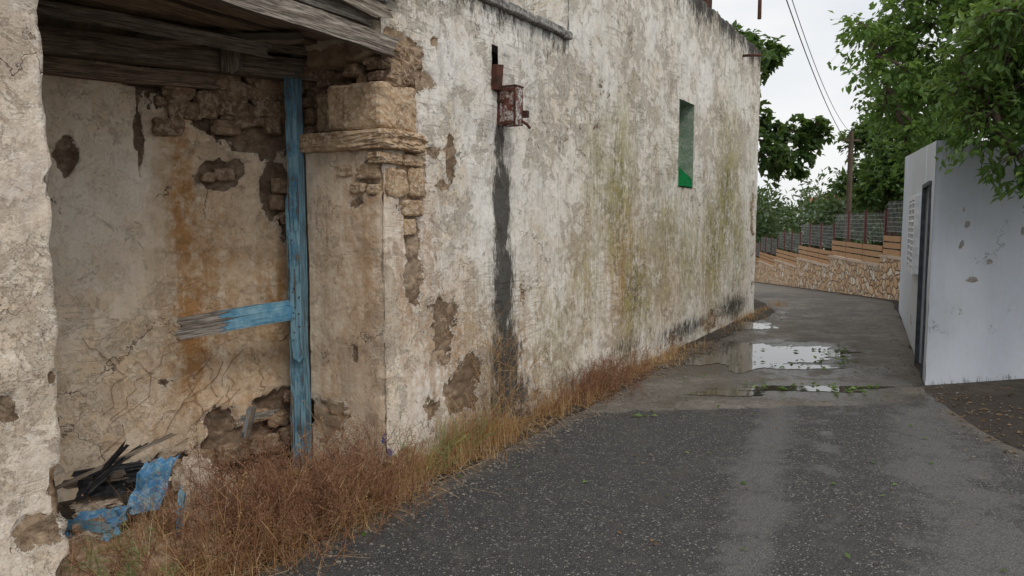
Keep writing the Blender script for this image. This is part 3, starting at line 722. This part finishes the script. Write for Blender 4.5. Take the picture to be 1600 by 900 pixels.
# ------------------------------------------------------------ trees
def leaf(A,p,d,nrm,L,w,r):
    d=d.normalized(); s=d.cross(nrm)
    if s.length<.01: s=d.cross(V(1,.2,.1))
    s.normalize(); n=s.cross(d)
    a=A.av(p,rnd=r);b=A.av(p+d*L*.45+s*w*.5+n*w*.15,rnd=r);c=A.av(p+d*L-n*L*.08,rnd=r);e=A.av(p+d*L*.45-s*w*.5+n*w*.15,rnd=r)
    A.f.append((a,b,c));A.f.append((a,c,e))
def tree(name,base,fork,clumps,lmat,lsize,nleaf,tr=.14,asp=.5,droop=.3,spread=1.0):
    e=empty(name); T=Acc(); Lf=Acc()
    base=Vector(base); fork=Vector(fork)
    def wob(a,b,n,amp):
        a=Vector(a);b=Vector(b); return [a+(b-a)*(i/n)+V(G(1),G(1),G(.5))*amp*math.sin(math.pi*i/n) for i in range(n+1)]
    pts=wob(base,fork,5,.05); tube(T,pts,[tr*(1.25-.45*i/5) for i in range(6)],10)
    hubs=[]
    tot=sum(r**2 for _,r in clumps)
    for c,r in clumps:
        c=Vector(c)
        src=fork; rr=tr*.5
        for hb in hubs:
            if (hb-c).length<(src-c).length*.8: src=hb; rr=tr*.28
        mid=wob(src,c,5,.10*(c-src).length*.4)
        tube(T,mid,[rr*(1-.75*i/5)+.006 for i in range(6)],6); hubs.append(mid[3]); 
        n=int(nleaf*r*r/tot); nt=max(5,n//14)
        for _ in range(nt):
            dd=V(G(1),G(1),G(.8)).normalized(); ln=r*U(.45,1.15)*spread
            st=c+dd*r*U(0,.25); en=st+dd*ln-Z*droop*ln*U(.2,1)
            mdp=(st+en)/2+Z*.08*ln
            tube(T,[st,mdp,en],[.006+.003*r,.004,.002],3)
            for q in range(14):
                t=U(.2,1.05); p=(st+(mdp-st)*t*2 if t<.5 else mdp+(en-mdp)*(t-.5)*2)
                p=p+V(G(.03),G(.03),G(.03))*(1+r)
                ld=(dd+V(G(.8),G(.8),G(.6)-droop*1.2)); nn=(Z+V(G(.6),G(.6),0))
                leaf(Lf,p,ld,nn,lsize*U(.7,1.25),lsize*asp*U(.8,1.2),min(1,max(0,R()*.8+.2*(dd.z>0))))
    T.obj('trunk_and_limbs',M_bark,e,True); Lf.obj('leaves',lmat,e)
def rclumps(cen,rad,n,r0,r1,minz=None,hollow=.3):
    out=[]
    while len(out)<n:
        q=V(U(-1,1),U(-1,1),U(-1,1))
        if q.length>1 or q.length<hollow: continue
        p=V(cen[0]+q.x*rad[0],cen[1]+q.y*rad[1],cen[2]+q.z*rad[2])
        if minz and p.z<minz: continue
        out.append((p,U(r0,r1)))
    return out
cl=rclumps((5.15,6.75,2.95),(1.25,.75,.85),26,.30,.5,hollow=.1)
cl+=[(V(4.05,6.75,2.45),.28),(V(4.25,6.6,2.15),.26),(V(4.4,6.5,1.95),.25),(V(4.2,6.9,2.75),.3),(V(4.6,6.5,1.9),.25),(V(4.1,6.7,3.1),.3),(V(3.95,6.9,2.8),.25),(V(4.7,6.4,1.75),.2)]
tree('citrus_tree',(5.5,6.35,0),(5.35,6.5,1.9),cl,M_leafA,.095,11500,.11,.5,.5)
cl=rclumps((8.95,15.2,5.1),(2.0,1.8,2.5),36,.45,.8,hollow=.25)
cl+=[(V(6.95,14.6,4.9),.42),(V(6.6,14.6,4.4),.36),(V(7.1,14.8,3.8),.40),(V(7.3,14.6,5.6),.45),(V(7.45,14.5,3.3),.38),(V(7.7,15,2.9),.4),(V(7.3,15,6.4),.5),(V(6.5,14.5,5.2),.3),(V(7.2,14.4,4.4),.45)]
tree('mulberry_tree',(9.3,15.8,-.05),(9.1,15.5,2.3),cl,M_leafB,.145,19000,.18,.62,.5)
cl=rclumps((5.6,21,5.2),(1.3,1.6,1.8),18,.45,.75,minz=3.8,hollow=.2)
cl+=[(V(7.6,21,4.0),.42),(V(7.9,21,3.6),.36),(V(7.4,21,3.3),.36),(V(8.4,21,3.9),.28),(V(5.8,19,5.5),.5),(V(6.5,19.5,5.7),.4),(V(6.7,20,3.5),.5),(V(7.0,21,4.2),.45),(V(8.2,21,4.3),.3),(V(6.9,20.5,3.0),.3),(V(7.7,21,2.95),.22)]
tree('plane_tree',(5.0,21.5,-.4),(5.6,21.3,2.8),cl,M_leafC,.20,10500,.2,.8,.5)
cl=rclumps((14.6,29,4.0),(2.6,2,2.0),24,.6,.95,hollow=.2)
tree('garden_tree',(14.4,29,-.9),(14.3,29,1.8),cl,M_leafC,.24,10000,.2,.6,.4)
cl=rclumps((12.4,25.5,2.9),(1.1,1,1.1),12,.4,.6,hollow=.1)
tree('garden_tree',(12.7,26,-.7),(12.6,25.8,1.5),cl,M_leafC,.2,5000,.12,.6,.4)
T=Acc();Lf=Acc()
for i in range(70):
    if i<50: x=U(12,38); y=U(42,62)
    else: x=U(-60,95); y=U(64,90)
    h=U(3.8,6.2) if i<50 else U(4,6.0); z0=hgt(y)
    tube(T,[V(x,y,z0),V(x+G(.3),y,z0+h*.6)],[.2,.1],6)
    for j in range(9):
        c=V(x+G(1.1),y+G(.9),z0+h*U(.25,1.0)); r=U(.7,1.3)
        for q in range(70):
            dd=V(G(1),G(1),G(1)).normalized(); leaf(Lf,c+dd*r*U(.5,1.1),dd+V(G(.6),G(.6),G(.6)),Z+V(G(.5),G(.5),0),U(.3,.5),U(.15,.26),R())
dt=empty('distant_trees'); T.obj('trunks',M_bark,dt); Lf.obj('foliage',M_leafE,dt)
cl=rclumps((6.4,26,.6),(1.0,1.0,.9),9,.35,.55,hollow=0)
tree('olive_shrub',(6.4,26,-.7),(6.4,26,-.2),cl,M_leafD,.13,4000,.08,.35,.1)

# ------------------------------------------------------------ dry grass & weeds
def blade(A,p,h,lean,w,r,seg=3):
    d=V(G(1),G(1),0).normalized(); s=V(-d.y,d.x,0); prev=None
    for i in range(seg+1):
        t=i/seg; q=p+d*(lean*h*t*t)+Z*(h*(t-.35*lean*t*t*t)); ww=w*(1-t*.85)
        a=A.av(q-s*ww,rnd=r);b=A.av(q+s*ww,rnd=r)
        if prev: A.f.append((prev[0],prev[1],b,a))
        prev=(a,b)
def gh(p): return V(p.x,p.y,hgt(p.y))
A=Acc()
for i in range(240):
    u=-.25+5.2*R()**1.5 if R()<.75 else U(4,12.5)
    if u<.12 and R()<.6: continue
    if mn.noise(V(u*1.6,0,5))<-.18: continue
    far=min(1,max(0,(u-.8)/3.5)); o=abs(G(.12))+.02
    n=int(U(18,62)*(1-.60*far)); hh=U(.16,.48)*(1-.62*far)*(1-o*1.2)
    if u<.6: hh*=.75
    if 2.6<u<3.4: hh*=1.2
    cr=U(.03,.08); tone=U(-.25,.25)
    for k in range(n):
        blade(A,gh(SW(u+G(cr),0,max(.0,o+G(cr*.7)))),max(.04,hh*U(.45,1.1)),abs(G(.8)),.0019+.0012*far,min(1,max(0,R()+tone)),4)
for i in range(100):
    u=U(-1.8,-.15); o=U(-.5,.35); hh=U(.12,.38)
    cr=.05; tone=U(-.3,.2)
    for k in range(int(U(15,50))):
        blade(A,SW(u+G(cr),0,o+G(cr)),max(.04,hh*U(.5,1.1)),abs(G(.9)),.0017,min(1,max(0,R()+tone)),4)
for i in range(3400):
    u=-1.8+7.5*R()**1.6; p=SW(u,U(.005,.05),abs(G(.18))); d=V(G(1),G(1),G(.12)).normalized(); L=U(.06,.26); s=V(-d.y,d.x,0)*.0016; r=R()
    k=[A.av(p-s,rnd=r),A.av(p+s,rnd=r),A.av(p+s+d*L,rnd=r),A.av(p-s+d*L,rnd=r)]; A.f.append(tuple(k))
A.obj('dry_grass',M_straw)
def sprig(A,p,h,d0,n,r0):
    pts=[p]; d=d0.normalized()
    for i in range(4):
        d=(d+V(G(.18),G(.18),.08)).normalized(); pts.append(pts[-1]+d*h/4)
    tube(A,pts,[.0024,.0020,.0016,.0012,.0008],3,rnd=r0)
    for q in range(n):
        k=random.randint(1,3); t=R(); b=pts[k]+(pts[k+1]-pts[k])*t; dd=(d+V(G(.8),G(.8),G(.5))).normalized(); L=h*U(.12,.35)
        e=b+dd*L; tube(A,[b,e],[.0013,.0007],3,rnd=R())
        for w in range(4):
            c=b+dd*L*U(.3,1.05)+V(G(.008),G(.008),G(.008)); s=U(.002,.0055)
            x=[A.av(c+V(s,0,0),rnd=R()*.9),A.av(c+V(-s*.5,s*.8,0),rnd=.3),A.av(c+V(-s*.5,-s*.8,0),rnd=.3),A.av(c+V(0,0,s*1.3),rnd=.6)]
            A.f.extend([(x[0],x[1],x[3]),(x[1],x[2],x[3]),(x[2],x[0],x[3])])
A=Acc()
for i in range(560):
    u=-.80+G(.40); o=.08+G(.20)
    if u>-.02: continue
    sprig(A,SW(u,0,o),U(.14,.50),V(G(.45),G(.45),1),8,R())
for i in range(70):
    u=U(.2,4.5); sprig(A,SW(u,0,U(.05,.2)),U(.15,.36),V(G(.4),G(.4),1),7,R())
for i in range(170):
    u=3.0+G(.4); sprig(A,SW(u,0,abs(G(.18))+.04),U(.12,.34),V(G(.4),G(.4),1),8,R()*.5)
A.obj('dead_brush',M_brown)
A=Acc()
for i in range(10): sprig(A,SW(1.18+G(.07),0,.12+G(.03)),U(.55,.98),V(G(.15),G(.15),1),16,R())
for i in range(60): sprig(A,SW(U(-1.6,2.2),0,abs(G(.12))+.02),U(.25,.55),V(G(.5),G(.5),1),7,R())
A.obj('dry_thistle',M_straw)
A=Acc()
for i in range(22): sprig(A,SW(.3+G(.2),0,.16+abs(G(.06))),U(.25,.48),V(G(.5)+.1,G(.5),1),8,R())
for i in range(30): sprig(A,SW(-1.75+G(.12),0,-.1+G(.15)),U(.12,.25),V(G(.5),G(.5),1),9,R())
A.obj('green_weeds',M_weed)
A=Acc()
for i in range(9):
    s=U(.4,1.4); z=U(.2,.5); pts=[]
    for k in range(14):
        q=pos_back(s,z); pts.append(q+BN*.012); s+=U(-.10,.06); z+=U(-.01,.07)
    tube(A,pts,[.0016]*14,3,rnd=.4)
A.obj('dead_creeper',M_brown)

# ------------------------------------------------------------ rubble pile in porch
rp=empty('rubble_pile')
A=Acc()
for i in range(150):
    p=SW(U(-1.9,-.3),0,U(-.75,-.05)); s=U(.02,.08)
    stone(A,p+Z*s*.6,s*U(.8,1.6),s*U(.7,1.3),s*U(.5,.9),V(math.cos(i),math.sin(i),0),V(-math.sin(i),math.cos(i),0),5,5,.3)
A.obj('stones',M_stone2,rp)
A=Acc()
def tilt(c,hx,hy,hz,yaw,pitch):
    ax=V(math.cos(yaw),math.sin(yaw),math.sin(pitch)).normalized(); ay=V(-math.sin(yaw),math.cos(yaw),.2).normalized(); ay=(ay-ax*ay.dot(ax)).normalized()
    stone(A,c,hx,hy,hz,ax,ay,12,7,.32,None,2.4)
tilt(V(-1.70,4.02,.20),.15,.07,.022,1.9,.9); tilt(V(-1.58,3.78,.10),.13,.07,.025,.4,-.6); tilt(V(-2.2,3.95,.10),.10,.07,.03,.7,.2); tilt(V(-1.85,4.25,.12),.10,.07,.03,2,.3); tilt(V(-1.5,4.1,.08),.09,.06,.03,1,.2); tilt(V(-2.05,3.62,.05),.08,.06,.03,1,.2); tilt(V(-1.62,4.2,.12),.09,.06,.03,2.6,.5)
A.obj('plaster_slabs',M_plchunk,rp)
A=Acc()
def crumple(o,a,b,n,m,amp,sd):
    o=Vector(o);a=Vector(a);b=Vector(b);nn=a.cross(b).normalized(); ids=[]
    for i in range(n+1):
        row=[]
        for j in range(m+1):
            x,y=i/n,j/m; q=V(x*2+sd,y*2,sd)
            e=1+.12*mn.noise(V(x*4,y*4,sd+5))
            f=abs(mn.noise(q))*2-.5+.35*abs(mn.noise(q*2.3))+.12*mn.noise(q*5)
            row.append(A.av(o+a*(x*e+.06*mn.noise(q*1.7))+b*(y*e+.06*mn.noise(q*2+V(9,0,0)))+nn*amp*f,(x,y)))
        ids.append(row)
    for i in range(n):
        for j in range(m): A.f.append((ids[i][j],ids[i+1][j],ids[i+1][j+1],ids[i][j+1]))
crumple((-1.98,3.80,.10),(.17,.02,.03),(.06,.12,.25),16,18,.035,1)
crumple((-2.22,3.66,.03),(.26,.04,.02),(.02,.13,.10),18,10,.04,4)
crumple((-1.98,3.50,.02),(.10,.05,.10),(-.04,.12,.05),12,10,.03,8)
A.obj('broken_blue_plastic',M_blueplastic,rp)
A=Acc()
plank(A,V(-1.62,3.6,.02),V(-1.60,3.64,.30),.03,.02,V(1,0,0),6,.003,.03,paint=.9,tone=.5)
plank(A,V(-2.3,3.75,.08),V(-1.95,3.60,.12),.05,.015,V(0,.3,1),8,.004,.04,paint=.7,tone=.8)
plank(A,V(-2.45,4.1,.16),V(-2.05,3.95,.26),.05,.02,Z,8,.004,.03,paint=-1,tone=.7)
plank(A,V(-2.4,3.9,.2),V(-1.85,4.1,.44),.018,.015,Z,8,.004,.03,paint=-1,tone=.6)
plank(A,V(-1.70,4.74,.36),V(-1.50,4.76,.39),.035,.02,Z,8,.004,.03,paint=.2,tone=1)
plank(A,V(-1.66,4.7,.28),V(-1.63,4.72,.42),.05,.02,V(1,0,0),8,.004,.03,paint=.35,tone=1)
A.obj('broken_boards',M_wood,rp)
A=Acc()
for (a,b,w) in(((-2.32,4.0,.12),(-2.04,3.95,.42),.03),((-2.3,3.95,.26),(-2.0,4.02,.30),.04),((-2.2,3.85,.20),(-2.0,4.1,.36),.025)):
    plank(A,V(*a),V(*b),w,.012,V(.2,.3,1),8,.014,.05)
crumple((-2.30,3.90,.14),(.34,.04,.05),(.02,.10,.10),14,8,.05,15)
A.obj('black_scrap',M_black,rp)

# ------------------------------------------------------------ gravel and leaves on road
A=Acc()
for i in range(2200):
    y=U(2.6,9) if R()<.8 else U(9,14)
    if R()<.82: x=xL(y)+G(.17)
    else: x=xR(y)-G(.35)
    s=U(.003,.009)*(1.6 if R()<.08 else 1)
    stone(A,V(x,y,.004+s*.4),s*U(.8,1.5),s,s*.6,V(1,0,0),V(0,1,0),2,3,.3)
A.obj('gravel',M_gravel)
A=Acc()
def litter(x,y,z,s):
    leaf(A,V(x,y,z+.004),V(G(1),G(1),.05),Z+V(G(.35),G(.35),0),s,s*.5,R()*.9)
for i in range(420):
    if R()<.6: y=U(3,14); x=xR(y)+G(.35)
    else: y=U(3,13); x=U(xL(y),xR(y))
    litter(x,y,.008,U(.015,.04))
for i in range(900):
    x=U(3.0,6.5); y=U(4,7.25)
    if x<xR(y)-.1: continue
    litter(x,y,.004,U(.03,.06))
A.obj('leaf_litter',M_litter)
A=Acc()
for (cx,cy,n,sp) in((3.25,7.15,26,.12),(2.7,7.35,12,.16),(3.6,8.6,24,.14),(3.8,9.4,20,.2),(3.0,8.35,12,.15),(1.05,6.15,4,.04),(2.2,7.4,6,.2)):
    for i in range(n):
        x=cx+G(sp*1.6); y=cy+G(sp); leaf(A,V(x,y,.016),V(G(1),G(1),.15),Z+V(G(.5),G(.5),0),U(.04,.08),U(.03,.05),R())
for i in range(40):
    y=U(3,7); leaf(A,V(U(xL(y),xR(y)),y,.012),V(G(1),G(1),.15),Z+V(G(.5),G(.5),0),U(.03,.05),U(.02,.03),R())
A.obj('fallen_leaves',M_leafB)

# ------------------------------------------------------------ sky, sun, camera
w=bpy.data.worlds.new('World'); scene.world=w; w.use_nodes=True
t=w.node_tree; t.nodes.clear()
o=t.nodes.new('ShaderNodeOutputWorld'); b=t.nodes.new('ShaderNodeBackground'); b.inputs[1].default_value=.1
sk=t.nodes.new('ShaderNodeTexSky'); sk.sky_type='NISHITA'; sk.sun_disc=False; EL=math.radians(50); AZ=math.radians(150)
sk.sun_elevation=EL; sk.sun_rotation=AZ
tc=t.nodes.new('ShaderNodeTexCoord'); mp=t.nodes.new('ShaderNodeMapping'); mp.inputs['Scale'].default_value=(1,1,2.6)
nn=t.nodes.new('ShaderNodeTexNoise'); nn.inputs['Scale'].default_value=2.2; nn.inputs['Detail'].default_value=8; nn.inputs['Roughness'].default_value=.55
cr=t.nodes.new('ShaderNodeValToRGB'); cr.color_ramp.elements[0].position=.38; cr.color_ramp.elements[0].color=(.84,.875,.92,1); cr.color_ramp.elements[1].position=.58; cr.color_ramp.elements[1].color=(1.0,1.0,1.0,1)
vm=t.nodes.new('ShaderNodeVectorMath'); vm.operation='SCALE'; vm.inputs['Scale'].default_value=9.8
mx=t.nodes.new('ShaderNodeMix'); mx.data_type='RGBA'; mx.inputs[0].default_value=.92
L=t.links.new
L(tc.outputs['Generated'],mp.inputs[0]); L(mp.outputs[0],nn.inputs[0]); L(nn.outputs[0],cr.inputs[0]); L(cr.outputs[0],vm.inputs[0])
L(sk.outputs[0],mx.inputs[6]); L(vm.outputs[0],mx.inputs[7]); L(mx.outputs[2],b.inputs[0]); L(b.outputs[0],o.inputs[0])
sl=bpy.data.lights.new('sun','SUN'); sl.energy=1.2; sl.angle=math.radians(20); sl.color=(1,.94,.86)
so=bpy.data.objects.new('sun',sl); scene.collection.objects.link(so)
sd=V(math.sin(AZ)*math.cos(EL),math.cos(AZ)*math.cos(EL),math.sin(EL)); so.rotation_euler=(-sd).to_track_quat('-Z','Y').to_euler()
cam=bpy.data.cameras.new('camera'); cam.lens=27; cam.sensor_width=36; cam.clip_end=2000; cam.clip_start=.05
co=bpy.data.objects.new('camera',cam); scene.collection.objects.link(co); co.location=(0,0,1.6); co.rotation_euler=(math.radians(85),0,0)
scene.camera=co
